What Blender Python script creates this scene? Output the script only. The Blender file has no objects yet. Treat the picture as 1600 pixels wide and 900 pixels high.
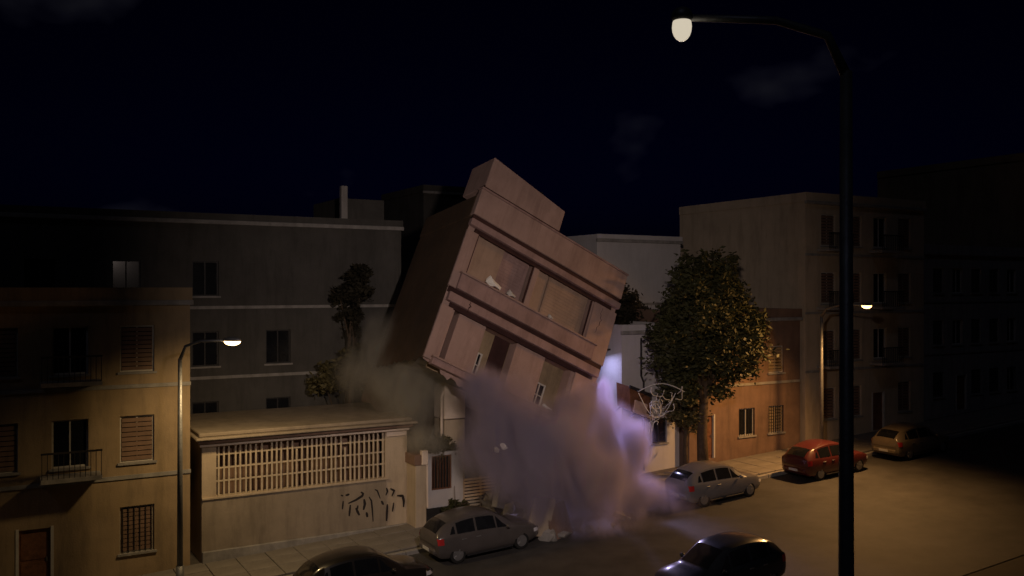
import bpy, bmesh, math, random
from mathutils import Vector, Matrix, noise
R = math.radians
random.seed(7)
scene = bpy.context.scene
C = scene.collection

# ------------------------------------------------------------------ camera, world, moon, exposure
FPX, CAMH = 1400.0, 9.5                     # focal length in photo pixels (1600 wide), camera height
cam_d = bpy.data.cameras.new('camera'); cam = bpy.data.objects.new('camera', cam_d); C.objects.link(cam)
cam.location = (0, 0, CAMH); cam.rotation_euler = (R(90), 0, 0)
cam_d.sensor_width = 36.0; cam_d.lens = 36.0*FPX/1600.0; cam_d.clip_end = 3000; cam_d.clip_start = 0.1
scene.camera = cam

world = bpy.data.worlds.new('World'); scene.world = world; world.use_nodes = True
wn, wl = world.node_tree.nodes, world.node_tree.links
sky_n = wn.new('ShaderNodeTexSky'); sky_n.sky_type = 'NISHITA'; sky_n.sun_disc = False
sky_n.sun_elevation = R(-5.0); sky_n.sun_rotation = R(0); sky_n.altitude = 100; sky_n.air_density = 1.0; sky_n.dust_density = 0.0; sky_n.ozone_density = 10.0
wn['Background'].inputs['Strength'].default_value = 0.11
# a few faint clouds lit from the town below
wt = wn.new('ShaderNodeTexCoord'); wc = wn.new('ShaderNodeTexNoise'); wc.inputs['Scale'].default_value = 4.2; wc.inputs['Detail'].default_value = 4
wm0 = wn.new('ShaderNodeMapping'); wm0.inputs['Scale'].default_value = (1, 1, 1.6); wm0.inputs['Location'].default_value = (-0.285, -0.01, -0.03)
wl.new(wt.outputs['Generated'], wm0.inputs['Vector']); wl.new(wm0.outputs[0], wc.inputs['Vector'])
wr = wn.new('ShaderNodeValToRGB'); wr.color_ramp.elements[0].position = 0.60; wr.color_ramp.elements[0].color = (0.0, 0.0, 0.0, 1); wr.color_ramp.elements[1].position = 0.78; wr.color_ramp.elements[1].color = (0.085, 0.085, 0.095, 1)
wl.new(wc.outputs['Fac'], wr.inputs['Fac'])
wa = wn.new('ShaderNodeMixRGB'); wa.blend_type = 'ADD'; wa.inputs['Fac'].default_value = 1.0
wt2 = wn.new('ShaderNodeMixRGB'); wt2.blend_type = 'MULTIPLY'; wt2.inputs['Fac'].default_value = 1.0; wt2.inputs['Color2'].default_value = (0.40, 0.50, 0.56, 1)   # deep blue night
wl.new(sky_n.outputs[0], wt2.inputs['Color1']); wl.new(wt2.outputs['Color'], wa.inputs['Color1']); wl.new(wr.outputs['Color'], wa.inputs['Color2']); wl.new(wa.outputs['Color'], wn['Background'].inputs['Color'])

moon_d = bpy.data.lights.new('moon', 'SUN'); moon_d.energy = 0.025; moon_d.angle = R(3); moon_d.color = (0.65, 0.7, 1.0)
moon = bpy.data.objects.new('moon', moon_d); C.objects.link(moon); moon.rotation_euler = (R(42), 0, R(-18))

vs = scene.view_settings
vs.view_transform = 'Standard'; vs.look = 'None'; vs.exposure = 0.0; vs.gamma = 1.0; vs.use_curve_mapping = False
scene.cycles.max_bounces = 6; scene.cycles.volume_bounces = 1
scene.cycles.use_denoising = True

# ------------------------------------------------------------------ street frame: u along the house fronts, v towards the lots, ground climbs with u
P0 = Vector((-5.5, 35.1)); A = R(30); CU, SU = math.cos(A), math.sin(A)
def gz(u): return 0.05*max(-30, min(45, u))
def W(u, v, z=0.0): return Vector((P0.x + CU*u - SU*v, P0.y + SU*u + CU*v, z))
def pix(px, py, d): return Vector(((px-800)/FPX*d, d, CAMH-(py-450)/FPX*d))
def wallpix(px, py, v=0.0):                  # photo pixel to (u, height above ground) on the plane v
    t = (px-800)/FPX
    u = (P0.y*t - P0.x + v*(CU*t + SU))/(CU - SU*t)
    y = P0.y + SU*u + CU*v
    return u, CAMH-(py-450)/FPX*y

# ------------------------------------------------------------------ materials
def mat(name, col, rough=0.85, var=0.25, scale=1.5, bump=0.25, bscale=18, metal=0.0, stain=0.0, stain_col=(0.05, 0.045, 0.04), spec=0.3):
    m = bpy.data.materials.new(name); m.use_nodes = True
    n, l = m.node_tree.nodes, m.node_tree.links
    b = n['Principled BSDF']; b.inputs['Roughness'].default_value = rough; b.inputs['Metallic'].default_value = metal
    b.inputs['Specular IOR Level'].default_value = spec
    tc = n.new('ShaderNodeTexCoord')
    no = n.new('ShaderNodeTexNoise'); no.inputs['Scale'].default_value = scale; no.inputs['Detail'].default_value = 8; no.inputs['Roughness'].default_value = 0.65
    l.new(tc.outputs['Object'], no.inputs['Vector'])
    r = n.new('ShaderNodeValToRGB')
    r.color_ramp.elements[0].position = 0.3; r.color_ramp.elements[1].position = 0.72
    r.color_ramp.elements[0].color = (*[c*(1-var) for c in col], 1); r.color_ramp.elements[1].color = (*[min(1, c*(1+var)) for c in col], 1)
    l.new(no.outputs['Fac'], r.inputs['Fac']); out = r.outputs['Color']
    if stain > 0:
        mp = n.new('ShaderNodeMapping'); mp.inputs['Scale'].default_value = (2.2, 2.2, 0.35); l.new(tc.outputs['Object'], mp.inputs['Vector'])
        n2 = n.new('ShaderNodeTexNoise'); n2.inputs['Scale'].default_value = 1.0; n2.inputs['Detail'].default_value = 9; n2.inputs['Roughness'].default_value = 0.7
        l.new(mp.outputs[0], n2.inputs['Vector'])
        r2 = n.new('ShaderNodeValToRGB'); r2.color_ramp.elements[0].position = 0.48; r2.color_ramp.elements[1].position = 0.75
        r2.color_ramp.elements[1].color = (stain, stain, stain, 1); l.new(n2.outputs['Fac'], r2.inputs['Fac'])
        mx = n.new('ShaderNodeMixRGB'); mx.inputs['Color2'].default_value = (*stain_col, 1)
        l.new(r2.outputs['Color'], mx.inputs['Fac']); l.new(out, mx.inputs['Color1']); out = mx.outputs['Color']
    l.new(out, b.inputs['Base Color'])
    if bump > 0:
        n3 = n.new('ShaderNodeTexNoise'); n3.inputs['Scale'].default_value = bscale; n3.inputs['Detail'].default_value = 6
        l.new(tc.outputs['Object'], n3.inputs['Vector'])
        bp = n.new('ShaderNodeBump'); bp.inputs['Strength'].default_value = bump; bp.inputs['Distance'].default_value = 0.03
        l.new(n3.outputs['Fac'], bp.inputs['Height']); l.new(bp.outputs[0], b.inputs['Normal'])
    return m
def emit(name, col, strength):
    m = bpy.data.materials.new(name); m.use_nodes = True
    b = m.node_tree.nodes['Principled BSDF']; b.inputs['Base Color'].default_value = (*col, 1)
    b.inputs['Emission Color'].default_value = (*col, 1); b.inputs['Emission Strength'].default_value = strength
    return m
M = dict(
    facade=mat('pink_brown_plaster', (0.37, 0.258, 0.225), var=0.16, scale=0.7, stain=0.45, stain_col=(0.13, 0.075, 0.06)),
    facade_band=mat('brown_pink_render', (0.33, 0.222, 0.205), var=0.2, scale=1.2, stain=0.5, stain_col=(0.11, 0.06, 0.05)),
    facade_panel=mat('ochre_brown_panel', (0.37, 0.265, 0.20), var=0.16, scale=0.9, stain=0.45, stain_col=(0.12, 0.08, 0.06)),
    facade_dark=mat('dark_red_shade_and_cracks', (0.05, 0.022, 0.02), var=0.3),  # paints shadow lines and recess shade; also colours cracks and vent
    facade_olive=mat('olive_loggia_wall', (0.30, 0.225, 0.14), var=0.25, scale=1.3, stain=0.5),
    side=mat('shade_darkened_side', (0.085, 0.055, 0.034), var=0.3, scale=0.5, stain=0.5),  # shade on the flank is darkened into this base colour
    cream=mat('cream_plaster', (0.50, 0.41, 0.30), var=0.12, scale=0.8, stain=0.45, stain_col=(0.16, 0.12, 0.08)),
    cream_pale=mat('pale_cream_plaster', (0.78, 0.66, 0.54), var=0.08, scale=1.0, stain=0.25, stain_col=(0.3, 0.24, 0.18)),
    taupe=mat('dirty_taupe_plaster', (0.30, 0.25, 0.19), var=0.16, scale=1.0, stain=0.5, stain_col=(0.1, 0.08, 0.06)),
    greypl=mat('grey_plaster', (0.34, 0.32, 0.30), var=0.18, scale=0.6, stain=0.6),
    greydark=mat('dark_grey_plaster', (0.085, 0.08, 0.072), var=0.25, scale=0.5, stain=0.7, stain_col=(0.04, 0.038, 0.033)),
    white=mat('white_render', (0.52, 0.50, 0.50), var=0.07, scale=0.8, stain=0.3, stain_col=(0.3, 0.28, 0.27)),
    offwhite=mat('offwhite_trim', (0.55, 0.52, 0.47), var=0.12, scale=3),
    ochre=mat('ochre_plaster', (0.34, 0.25, 0.15), var=0.18, scale=0.7, stain=0.5),
    brick=mat('brown_plaster', (0.22, 0.14, 0.10), var=0.25, scale=0.9, stain=0.5),
    concrete=mat('concrete', (0.30, 0.285, 0.265), var=0.25, scale=2.5, stain=0.35),
    paving=mat('paving_concrete', (0.22, 0.20, 0.175), var=0.3, scale=1.2, stain=0.4, bump=0.35),
    joint_or_shade=mat('joint_mortar', (0.10, 0.09, 0.08), var=0.3),
    asphalt=mat('asphalt', (0.055, 0.052, 0.05), rough=0.72, var=0.4, scale=0.7, bump=0.5, bscale=45, spec=0.4),
    ground=mat('earth', (0.06, 0.052, 0.04), var=0.4, scale=0.4),
    steel=mat('galvanised_steel', (0.25, 0.25, 0.25), rough=0.5, metal=0.6, var=0.2, scale=5),
    darksteel=mat('dark_painted_steel', (0.03, 0.028, 0.027), rough=0.5, var=0.3, scale=6),
    bar=mat('cream_painted_bars', (0.56, 0.47, 0.34), rough=0.6, var=0.2, scale=6, bump=0.1),
    rust=mat('brown_sheet_metal', (0.19, 0.085, 0.045), rough=0.6, var=0.35, scale=4, stain=0.4),
    pinkpanel=mat('pale_pink_board', (0.62, 0.42, 0.33), var=0.15, scale=3),
    glass=mat('dark_window_glass', (0.012, 0.013, 0.016), rough=0.12, var=0.3, bump=0.0, spec=0.5),
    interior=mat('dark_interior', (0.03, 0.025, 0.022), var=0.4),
    paint_black=mat('black_spray_paint', (0.025, 0.02, 0.02), var=0.2, bump=0.0),
    rubber=mat('tyre_rubber', (0.02, 0.02, 0.02), rough=0.9, bump=0.2),
    rim=mat('alloy_rim', (0.32, 0.32, 0.33), rough=0.4, metal=0.7, bump=0.0),
    plastic=mat('black_plastic', (0.025, 0.025, 0.027), rough=0.6, bump=0.05),
    taillight=mat('red_tail_light', (0.42, 0.03, 0.03), rough=0.2, bump=0.0, var=0.1),
    headlight=mat('clear_headlight', (0.62, 0.62, 0.66), rough=0.12, bump=0.0, var=0.1, spec=0.6),
    plate=mat('number_plate', (0.6, 0.6, 0.58), bump=0.0, var=0.05),
    leaf=mat('dark_leaf', (0.045, 0.046, 0.016), rough=0.7, var=0.5, scale=1.3, bump=0.0),
    leaf_dark=mat('blackish_leaf', (0.026, 0.022, 0.012), rough=0.8, var=0.5, scale=1.3, bump=0.0),
    leaf2=mat('dry_leaf', (0.10, 0.085, 0.035), rough=0.7, var=0.5, scale=1.5, bump=0.0),
    bark=mat('bark', (0.085, 0.06, 0.04), var=0.4, scale=5, bump=0.6),
    cable=mat('pale_cable', (0.60, 0.58, 0.50), rough=0.5, var=0.2, bump=0.0),
    terracotta=mat('clay_roof', (0.22, 0.12, 0.075), var=0.35, scale=4, stain=0.4),
    cloth=mat('white_cloth', (0.85, 0.82, 0.74), var=0.06, bump=0.15),
)
def carpaint(name, col, rough=0.28):
    m = mat(name, col, rough=rough, var=0.12, scale=2.0, bump=0.0, spec=0.5)
    b = m.node_tree.nodes['Principled BSDF']; b.inputs['Coat Weight'].default_value = 0.5; b.inputs['Coat Roughness'].default_value = 0.08
    return m
M['car_grey'] = carpaint('brown_grey_car_paint', (0.085, 0.075, 0.072))
M['car_black'] = carpaint('black_car_paint', (0.018, 0.015, 0.013))
M['car_blue'] = carpaint('dark_blue_car_paint', (0.02, 0.024, 0.032))
M['car_pale'] = carpaint('pale_silver_car_paint', (0.16, 0.155, 0.165))
M['car_red'] = carpaint('maroon_car_paint', (0.09, 0.02, 0.02))
M['car_tan'] = carpaint('tan_car_paint', (0.16, 0.13, 0.09))

# ------------------------------------------------------------------ mesh helpers
def obj(name, bm, m, parent=None, smooth=False):
    me = bpy.data.meshes.new(name)
    if isinstance(bm, bmesh.types.BMesh):
        bm.to_mesh(me); bm.free()
    else:
        me.from_pydata(bm[0], [], bm[1])
    if smooth:
        for p in me.polygons: p.use_smooth = True
    me.materials.append(M[m] if isinstance(m, str) else m)
    o = bpy.data.objects.new(name, me); C.objects.link(o)
    if parent is not None: o.parent = parent
    return o
def share(name, src, parent, loc, rot=(0, 0, 0), scale=(1, 1, 1)):
    o = src.copy(); o.name = name; C.objects.link(o); o.parent = parent; o.location = loc; o.rotation_euler = rot; o.scale = scale
    for k in ('label', 'category', 'group', 'kind'):
        if k in o: del o[k]
    return o
def tag(o, label=None, cat=None, group=None, kind=None):
    for k, x in (('label', label), ('category', cat), ('group', group), ('kind', kind)):
        if x: o[k] = x
    return o
def thing(name, label, cat, u=0, v=0, z=None, rot=0.0, group=None):
    o = bpy.data.objects.new(name, None); C.objects.link(o); o.empty_display_size = 0.3
    o.location = W(u, v, gz(u) if z is None else z); o.rotation_euler = (0, 0, A + rot)
    return tag(o, label, cat, group)
def box(bm, x0, x1, y0, y1, z0, z1, mtx=None, bevel=0.0):
    vs_ = [bm.verts.new(p) for p in ((x0,y0,z0),(x1,y0,z0),(x1,y1,z0),(x0,y1,z0),(x0,y0,z1),(x1,y0,z1),(x1,y1,z1),(x0,y1,z1))]
    fs = [bm.faces.new([vs_[i] for i in f]) for f in ((0,3,2,1),(4,5,6,7),(0,1,5,4),(1,2,6,5),(2,3,7,6),(3,0,4,7))]
    if bevel > 0:
        bmesh.ops.bevel(bm, geom=list({e for f in fs for e in f.edges}), offset=bevel, segments=1, affect='EDGES')
    if mtx is not None: bmesh.ops.transform(bm, matrix=mtx, verts=vs_)
    return bm
def B(*a, **k): return box(bmesh.new(), *a, **k)
def tube(bm, pts, rad, n=8, cap=True):
    pts = [Vector(p) for p in pts]; rings = []
    rad = rad if isinstance(rad, (list, tuple)) else [rad]*len(pts)
    for i, p in enumerate(pts):
        d = (pts[min(i+1, len(pts)-1)] - pts[max(i-1, 0)]).normalized()
        a = d.orthogonal().normalized() if i == 0 else (a - d*a.dot(d)).normalized()
        b = d.cross(a)
        rings.append([bm.verts.new(p + (a*math.cos(t*2*math.pi/n) + b*math.sin(t*2*math.pi/n))*rad[i]) for t in range(n)])
    for r0, r1 in zip(rings, rings[1:]):
        for t in range(n): bm.faces.new((r0[t], r0[(t+1) % n], r1[(t+1) % n], r1[t]))
    if cap: bm.faces.new(rings[0][::-1]); bm.faces.new(rings[-1])
    return bm
def T(pts, rad, n=8): return tube(bmesh.new(), pts, rad, n)
def disc(bm, c, r, y0, y1, n=24, bev=0.0):          # cylinder along local y
    prof = [(y0, r-bev), (y0+bev, r), (y1-bev, r), (y1, r-bev)] if bev else [(y0, r), (y1, r)]
    rings = [[bm.verts.new((c[0]+rr*math.cos(2*math.pi*t/n), y, c[1]+rr*math.sin(2*math.pi*t/n))) for t in range(n)] for y, rr in prof]
    for a, b in zip(rings, rings[1:]):
        for t in range(n): bm.faces.new((a[t], b[t], b[(t+1) % n], a[(t+1) % n]))
    bm.faces.new(rings[0]); bm.faces.new(rings[-1][::-1])
    return bm
def rock(seed, s, flat=1.0):
    rr = random.Random(seed); bm = bmesh.new()
    for _ in range(14):
        p = Vector((rr.gauss(0, 1), rr.gauss(0, 1), rr.gauss(0, 1))).normalized()*rr.uniform(0.75, 1.1)
        bm.verts.new((p.x*s[0], p.y*s[1], p.z*s[2]*flat))
    bmesh.ops.convex_hull(bm, input=bm.verts[:])
    for vv in [x for x in bm.verts if not x.link_faces]: bm.verts.remove(vv)
    return bm
def holed_wall(bm, x0, x1, z0, z1, y, holes, reveal=0.2):
    """front sheet at y facing -y with rectangular holes and their reveals"""
    xs = sorted({x0, x1, *[h[0] for h in holes], *[h[1] for h in holes]}); zs = sorted({z0, z1, *[h[2] for h in holes], *[h[3] for h in holes]})
    g = {}
    def vtx(x, yy, z):
        k = (round(x, 4), round(yy, 4), round(z, 4))
        if k not in g: g[k] = bm.verts.new(k)
        return g[k]
    for xa, xb in zip(xs, xs[1:]):
        for za, zb in zip(zs, zs[1:]):
            cx, cz = (xa+xb)/2, (za+zb)/2
            if any(h[0] < cx < h[1] and h[2] < cz < h[3] for h in holes): continue
            bm.faces.new((vtx(xa, y, za), vtx(xb, y, za), vtx(xb, y, zb), vtx(xa, y, zb)))
    for h in holes:
        a, b, c, d = h[:4]; yr = y + reveal
        for q in (((a,y,c),(a,yr,c),(a,yr,d),(a,y,d)), ((b,y,c),(b,y,d),(b,yr,d),(b,yr,c)), ((a,y,d),(a,yr,d),(b,yr,d),(b,y,d)), ((a,y,c),(b,y,c),(b,yr,c),(a,yr,c))):
            bm.faces.new([vtx(*p) for p in q])
def block(bm, x0, x1, y0, y1, z0, z1, holes=(), reveal=0.2):
    holed_wall(bm, x0, x1, z0, z1, y0, list(holes), reveal)
    for q in (((x0,y1,z0),(x0,y0,z0),(x0,y0,z1),(x0,y1,z1)), ((x1,y0,z0),(x1,y1,z0),(x1,y1,z1),(x1,y0,z1)), ((x1,y1,z0),(x0,y1,z0),(x0,y1,z1),(x1,y1,z1)), ((x0,y0,z1),(x1,y0,z1),(x1,y1,z1),(x0,y1,z1))):
        bm.faces.new([bm.verts.new(p) for p in q])
    return bm
def window_part(parent, h, y, frame='offwhite', pane='glass', mull=1, sill=True, bars=0, barmat='darksteel', shutter=None):
    a, b, c, d = h[:4]; t = 0.06
    bm = bmesh.new()
    for q in ((a, a+t, c, d), (b-t, b, c, d), (a+t, b-t, c, c+t), (a+t, b-t, d-t, d)): box(bm, q[0], q[1], y+0.10, y+0.17, q[2], q[3])
    for k in range(mull):
        x = a + (b-a)*(k+1)/(mull+1); box(bm, x-0.025, x+0.025, y+0.105, y+0.165, c+t, d-t)
    w = obj('window', bm, frame, parent)
    n = mull+1
    for k in range(n):
        obj('pane', B(a+t*0.5+(b-a-t)*k/n, a+t*0.5+(b-a-t)*(k+1)/n-0.004, y+0.135, y+0.145, c+t*0.5, d-t*0.5), pane, w)
    if sill: obj('sill', B(a-0.08, b+0.08, y-0.07, y+0.10, c-0.07, c+0.005), 'concrete', w)
    for k in range(bars):
        x = a + (b-a)*(k+0.5)/bars; obj('bar', B(x-0.012, x+0.012, y+0.02, y+0.045, c, d), barmat, w)
    if shutter:
        ns = max(4, int((d-c)/0.16))
        for k in range(ns): obj('slat', B(a+t, b-t, y+0.07, y+0.095, c+t+(d-c-2*t)*k/ns, c+t+(d-c-2*t)*(k+0.82)/ns), shutter, w)
    return w
def door_part(parent, h, y, m='rust'):
    a, b, c, d = h[:4]
    o = obj('door', B(a, b, y+0.1, y+0.16, c, d), m, parent)
    obj('frame', (lambda bm: (box(bm, a-0.05, a+0.04, y-0.02, y+0.12, c, d+0.05), box(bm, b-0.04, b+0.05, y-0.02, y+0.12, c, d+0.05), bm)[2])(bmesh.new()), 'offwhite', o)
    obj('handle', T([(b-0.15, y+0.06, c+1.0), (b-0.15, y+0.06, c+1.15)], 0.02, 6), 'steel', o)
    for k in range(2): obj('panel', B(a+0.1, b-0.1, y+0.08, y+0.11, c+0.15+k*(d-c-0.2)/2, c+0.05+(k+1)*(d-c-0.2)/2), m, o)
    return o

# ------------------------------------------------------------------ the setting
def strip(name, v0, v1, dz, m, us=(-30, 45), far=False):
    ul = ([-900] if far else []) + list(us) + ([900] if far else [])
    vsn, fs = [], []
    for u in ul:
        for v in (v0, v1): vsn.append(W(u, v, gz(u)+dz))
    for i in range(len(ul)-1): fs.append((2*i, 2*i+2, 2*i+3, 2*i+1))
    return tag(obj(name, (vsn, fs), m), kind='structure')
strip('ground', -400, 1500, -0.14, 'ground', far=True)
ROADF, KERBN = -3.2, -16.0
strip('road', KERBN, ROADF-0.02, -0.12, 'asphalt', us=(-40, -30, 45, 140))
pav = strip('pavement', ROADF, 30, -0.03, 'joint_or_shade', us=(-40, -30, 45, 140))
slab0 = None
for i in range(-16, 44):
    for j in range(3):
        u, v = i*1.05, -2.9 + j*1.0
        me_s = slab0 or obj('slab', B(-0.515, 0.515, -0.49, 0.49, -0.035, 0.031, bevel=0.012), 'paving', pav)
        o = me_s if slab0 is None else share('slab', slab0, pav, (0, 0, 0))
        slab0 = slab0 or me_s
        o.location = W(u+0.5, v+0.42, gz(u+0.5)-0.0 + random.uniform(-0.006, 0.008)); o.rotation_euler = (random.uniform(-.006, .006), -math.atan(0.05)*1.0+random.uniform(-.006, .006), A); o.rotation_mode = 'XYZ'
kerb = strip('kerb', ROADF-0.16, ROADF, -0.02, 'joint_or_shade', us=(-40, -30, 45, 140))
k0 = None
for i in range(-20, 60):
    u = i*0.9
    o = obj('kerb_stone', B(-0.44, 0.44, -0.11, 0.09, -0.2, 0.03, bevel=0.015), 'concrete', kerb) if k0 is None else share('kerb_stone', k0, kerb, (0, 0, 0))
    k0 = k0 or o
    o.location = W(u+0.45, ROADF-0.08, gz(u+0.45)+random.uniform(-.01, .01)); o.rotation_euler = (0, -math.atan(0.05), A)

# ------------------------------------------------------------------ graffitied house with barred opening
def px_house():
    t = thing('boundary_wall_house', 'low cream house with white barred opening above a black graffitied wall', 'house', 0, 0)
    hole = (-5.9, 0.57, 2.02, 3.80)
    bm = bmesh.new(); block(bm, -6.4, 1.5, 0.0, 5.0, -0.7, 4.05, [hole], 0.30)
    wall = obj('wall', bm, 'cream', t)
    obj('back_panel', B(hole[0]+.002, hole[1]-.002, 0.6, 0.64, hole[2]-0.2, hole[3]+0.2), 'brick', t)
    # lower graffitied dado slightly proud, warm pink-grey
    obj('dado', B(-6.38, 0.60, -0.035, 0.0, 0.12, 1.93), 'taupe', wall)
    obj('ledge', B(-6.41, 0.66, -0.10, 0.02, 1.94, 2.02, bevel=0.012), 'cream', wall)
    obj('plinth', B(-6.40, 1.49, -0.16, 0.0, -0.5, 0.115, bevel=0.02), 'concrete', wall)
    gr = obj('grille', (lambda bm: [box(bm, hole[0], hole[1], 0.075, 0.115, z-0.028, z+0.028) for z in (2.55, 3.02, 3.50)] and bm)(bmesh.new()), 'bar', t)
    nb = 34
    for k in range(nb):
        x = hole[0] + (hole[1]-hole[0])*(k+0.5)/nb + random.uniform(-.025, .025)
        obj('bar', B(-0.03, 0.03, 0.035, 0.073, hole[2], hole[3] - (0.0 if random.random() > .12 else random.uniform(.3, .6))), 'bar', gr).location.x = x
    # flat eave with layered fascia, sagging a little where the dust hits
    rf = obj('roof', B(-6.7, 1.75, -0.55, 5.2, 4.12, 4.22, bevel=0.03), 'taupe', t)
    obj('roof_deck', B(-6.55, 1.6, -0.3, 5.1, 4.222, 4.36, bevel=0.03), 'taupe', rf)
    obj('fascia', B(-6.6, 1.62, -0.36, 0.02, 3.98, 4.10, bevel=0.02), 'brick', rf)
    obj('cornice', B(-6.5, 1.55, -0.16, 0.02, 3.84, 3.96, bevel=0.02), 'cream_pale', rf)
    obj('capital', B(0.60, 1.46, -0.07, 0.01, 3.62, 3.80, bevel=0.02), 'cream_pale', wall)
    # graffiti, strokes traced on the wall plane
    S = [[(45,600),(62,606)],[(78,602),(106,594)],[(98,658),(150,635),(195,606),(202,590),(186,578)],[(112,668),(104,748)],[(165,672),(160,700)],[(150,690),(176,742)],
         [(208,628),(214,662),(204,704)],[(243,612),(260,640),(266,700),(272,786)],[(284,560),(302,570),(322,624)],[(366,548),(373,574),(362,602)],[(392,554),(421,568),(404,608)],
         [(372,664),(366,782)],[(417,652),(408,716)],[(440,604),(480,604),(488,642),(486,684)],[(225,720),(232,755)],[(330,640),(345,668)],[(62,640),(56,700)]]
    bm = bmesh.new()
    for s in S:
        P = []
        for x, y in s:
            u, z = wallpix(522+x/4.5, 640+y/4.5); P.append(Vector((u, z)))
        wd = random.uniform(0.026, 0.05)
        Q = []
        for a, b in zip(P, P[1:]):
            for k in range(5): Q.append(a.lerp(b, k/5))
        Q.append(P[-1])
        for i, p in enumerate(Q):
            d = (Q[min(i+1, len(Q)-1)]-Q[max(i-1, 0)]).normalized(); nn = Vector((-d.y, d.x))*wd*(0.55+0.6*math.sin(math.pi*(i+.4)/len(Q)))
            q = (bm.verts.new((p.x+nn.x, -0.039, p.y+nn.y)), bm.verts.new((p.x-nn.x, -0.039, p.y-nn.y)))
            if i: bm.faces.new((prev[0], prev[1], q[1], q[0]))
            prev = q
    obj('graffiti', bm, 'paint_black', wall)
    return t
px_house()

# gate pillar, side wall with dark barred window, slatted gate, upright pier left standing
t = thing('gate_pillar', 'cream gate pillar with dark cap beside the graffitied house', 'pillar', 1.72, -0.45)
obj('shaft', B(-0.24, 0.22, -0.45, 0.44, -0.5, 2.45, bevel=0.015), 'cream', t)
cp = obj('cap', B(-0.30, 0.22, -0.48, 0.50, 2.455, 2.86, bevel=0.02), 'brick', t)
obj('lamp_box', B(0.0, 0.27, -0.52, -0.30, 2.46, 3.02, bevel=0.02), 'cream_pale', cp)
obj('stripe', B(0.225, 0.30, -0.46, 0.3, 0.75, 2.45, bevel=0.01), 'cream_pale', t)

t = thing('side_wall', 'white rendered low wall with dark barred window beside the gate pillar', 'wall', 2.9, -0.5)
bm = bmesh.new(); wh = (-0.55, 0.34, 1.25, 2.62); block(bm, -0.92, 0.85, 0.0, 0.42, 0.55, 2.75, [wh], 0.25)
obj('wall', bm, 'white', t)
obj('base', B(-0.90, 0.83, 0.03, 0.40, -0.5, 0.55), 'darksteel', t)
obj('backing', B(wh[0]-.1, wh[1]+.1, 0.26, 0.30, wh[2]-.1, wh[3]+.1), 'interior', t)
w = obj('window', (lambda bm: [box(bm, *q) for q in ((wh[0], wh[0]+.05, .04, .1, wh[2], wh[3]), (wh[1]-.05, wh[1], .04, .1, wh[2], wh[3]), (wh[0]+.05, wh[1]-.05, .04, .1, wh[2], wh[2]+.05), (wh[0]+.05, wh[1]-.05, .04, .1, wh[3]-.05, wh[3]))] and bm)(bmesh.new()), 'rust', t)
for k in range(6): obj('bar', B(-0.012, 0.012, 0.02, 0.04, wh[2], wh[3]), 'rust', w).location.x = wh[0]+0.12+k*0.13

t = thing('driveway_gate', 'cream horizontal slat gate standing behind the brown grey hatchback', 'gate', 4.85, 0.0)
obj('post', B(-1.0, -0.9, -0.05, 0.05, -0.4, 1.45), 'bar', t); obj('post', B(0.95, 1.05, -0.05, 0.05, -0.4, 1.45), 'bar', t)
for k in range(10): obj('slat', B(-0.9, 0.95, -0.025, 0.015, 0.05+k*0.135, 0.135+k*0.135), 'bar', t)
obj('brace', B(-0.04, 0.04, 0.016, 0.05, 0.0, 1.4), 'bar', t)

t = thing('masonry_pier', 'pale cream masonry pier left standing upright under the leaning building', 'pier', 3.6, 0.35)
obj('pier', B(-0.5, 0.42, -0.5, 0.5, -0.4, 3.92, bevel=0.02), 'cream', t)
obj('block', B(-0.52, 0.44, -0.52, 0.5, 3.96, 5.95, bevel=0.025), 'cream_pale', t)
obj('pipe', T([(-0.62, -0.45, 0.2), (-0.62, -0.45, 4.9), (-0.50, -0.40, 5.1)], 0.055, 8), 'cream_pale', t)

# ------------------------------------------------------------------ the leaning building
E1 = Vector((0.781, 0.452, -0.431)).normalized()
E2 = Vector((0.295, 0.367, 0.882)); E2 = (E2 - E1*E2.dot(E1)).normalized(); E3 = E2.cross(E1)
WID, DEP, Z3 = 8.0, 4.4, 5.0
orig = pix(698, 452, 34.6) - E2*Z3
lean = bpy.data.objects.new('collapsing_building', None); C.objects.link(lean)
lean.matrix_world = Matrix(((E1.x, E3.x, E2.x, orig.x), (E1.y, E3.y, E2.y, orig.y), (E1.z, E3.z, E2.z, orig.z), (0, 0, 0, 1)))
tag(lean, 'brown pink apartment building tilting over as it collapses into a dust cloud', 'building')
def L(name, m, *a, parent=lean, bevel=0.02): return obj(name, B(*a, bevel=bevel), m, parent)
LX = [(0.62, 3.42), (3.72, 6.62)]                      # two loggias per floor
def floor_front(z0, z1, holes):                         # the front wall between two levels
    bm = bmesh.new(); holed_wall(bm, 0, WID, z0, z1, 0.0, holes, 0.55); return obj('front_wall', bm, 'facade', lean)
# body: side, back, roof and a ragged underside
rr = random.Random(3)
bm = bmesh.new()
nx = 70
def rag(x): return 2.12 - 0.2*(x % 20 if x < 20 else 0) + 0.12*noise.noise(Vector((x*1.3, 3.3, 0))) + 0.18*noise.noise(Vector((x*3.7, 9.1, 0))) + 0.10*noise.noise(Vector((x*9.1, 2.1, 0)))
for side, x in ((0, 0.0), (1, WID)):
    col = [(j*DEP/40, rag(x+20+j*DEP/40*1.3)) for j in range(41)]
    top = [bm.verts.new((x, y, 8.3)) for y, _ in col]; bot = [bm.verts.new((x, y, z)) for y, z in col]
    for j in range(40):
        f = (top[j], bot[j], bot[j+1], top[j+1]); bm.faces.new(f if side == 0 else f[::-1])
top = [bm.verts.new((i*WID/nx, DEP, 8.3)) for i in range(nx+1)]; bot = [bm.verts.new((i*WID/nx, DEP, rag(i*WID/nx+7))) for i in range(nx+1)]
for i in range(nx): bm.faces.new((top[i], top[i+1], bot[i+1], bot[i]))
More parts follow.
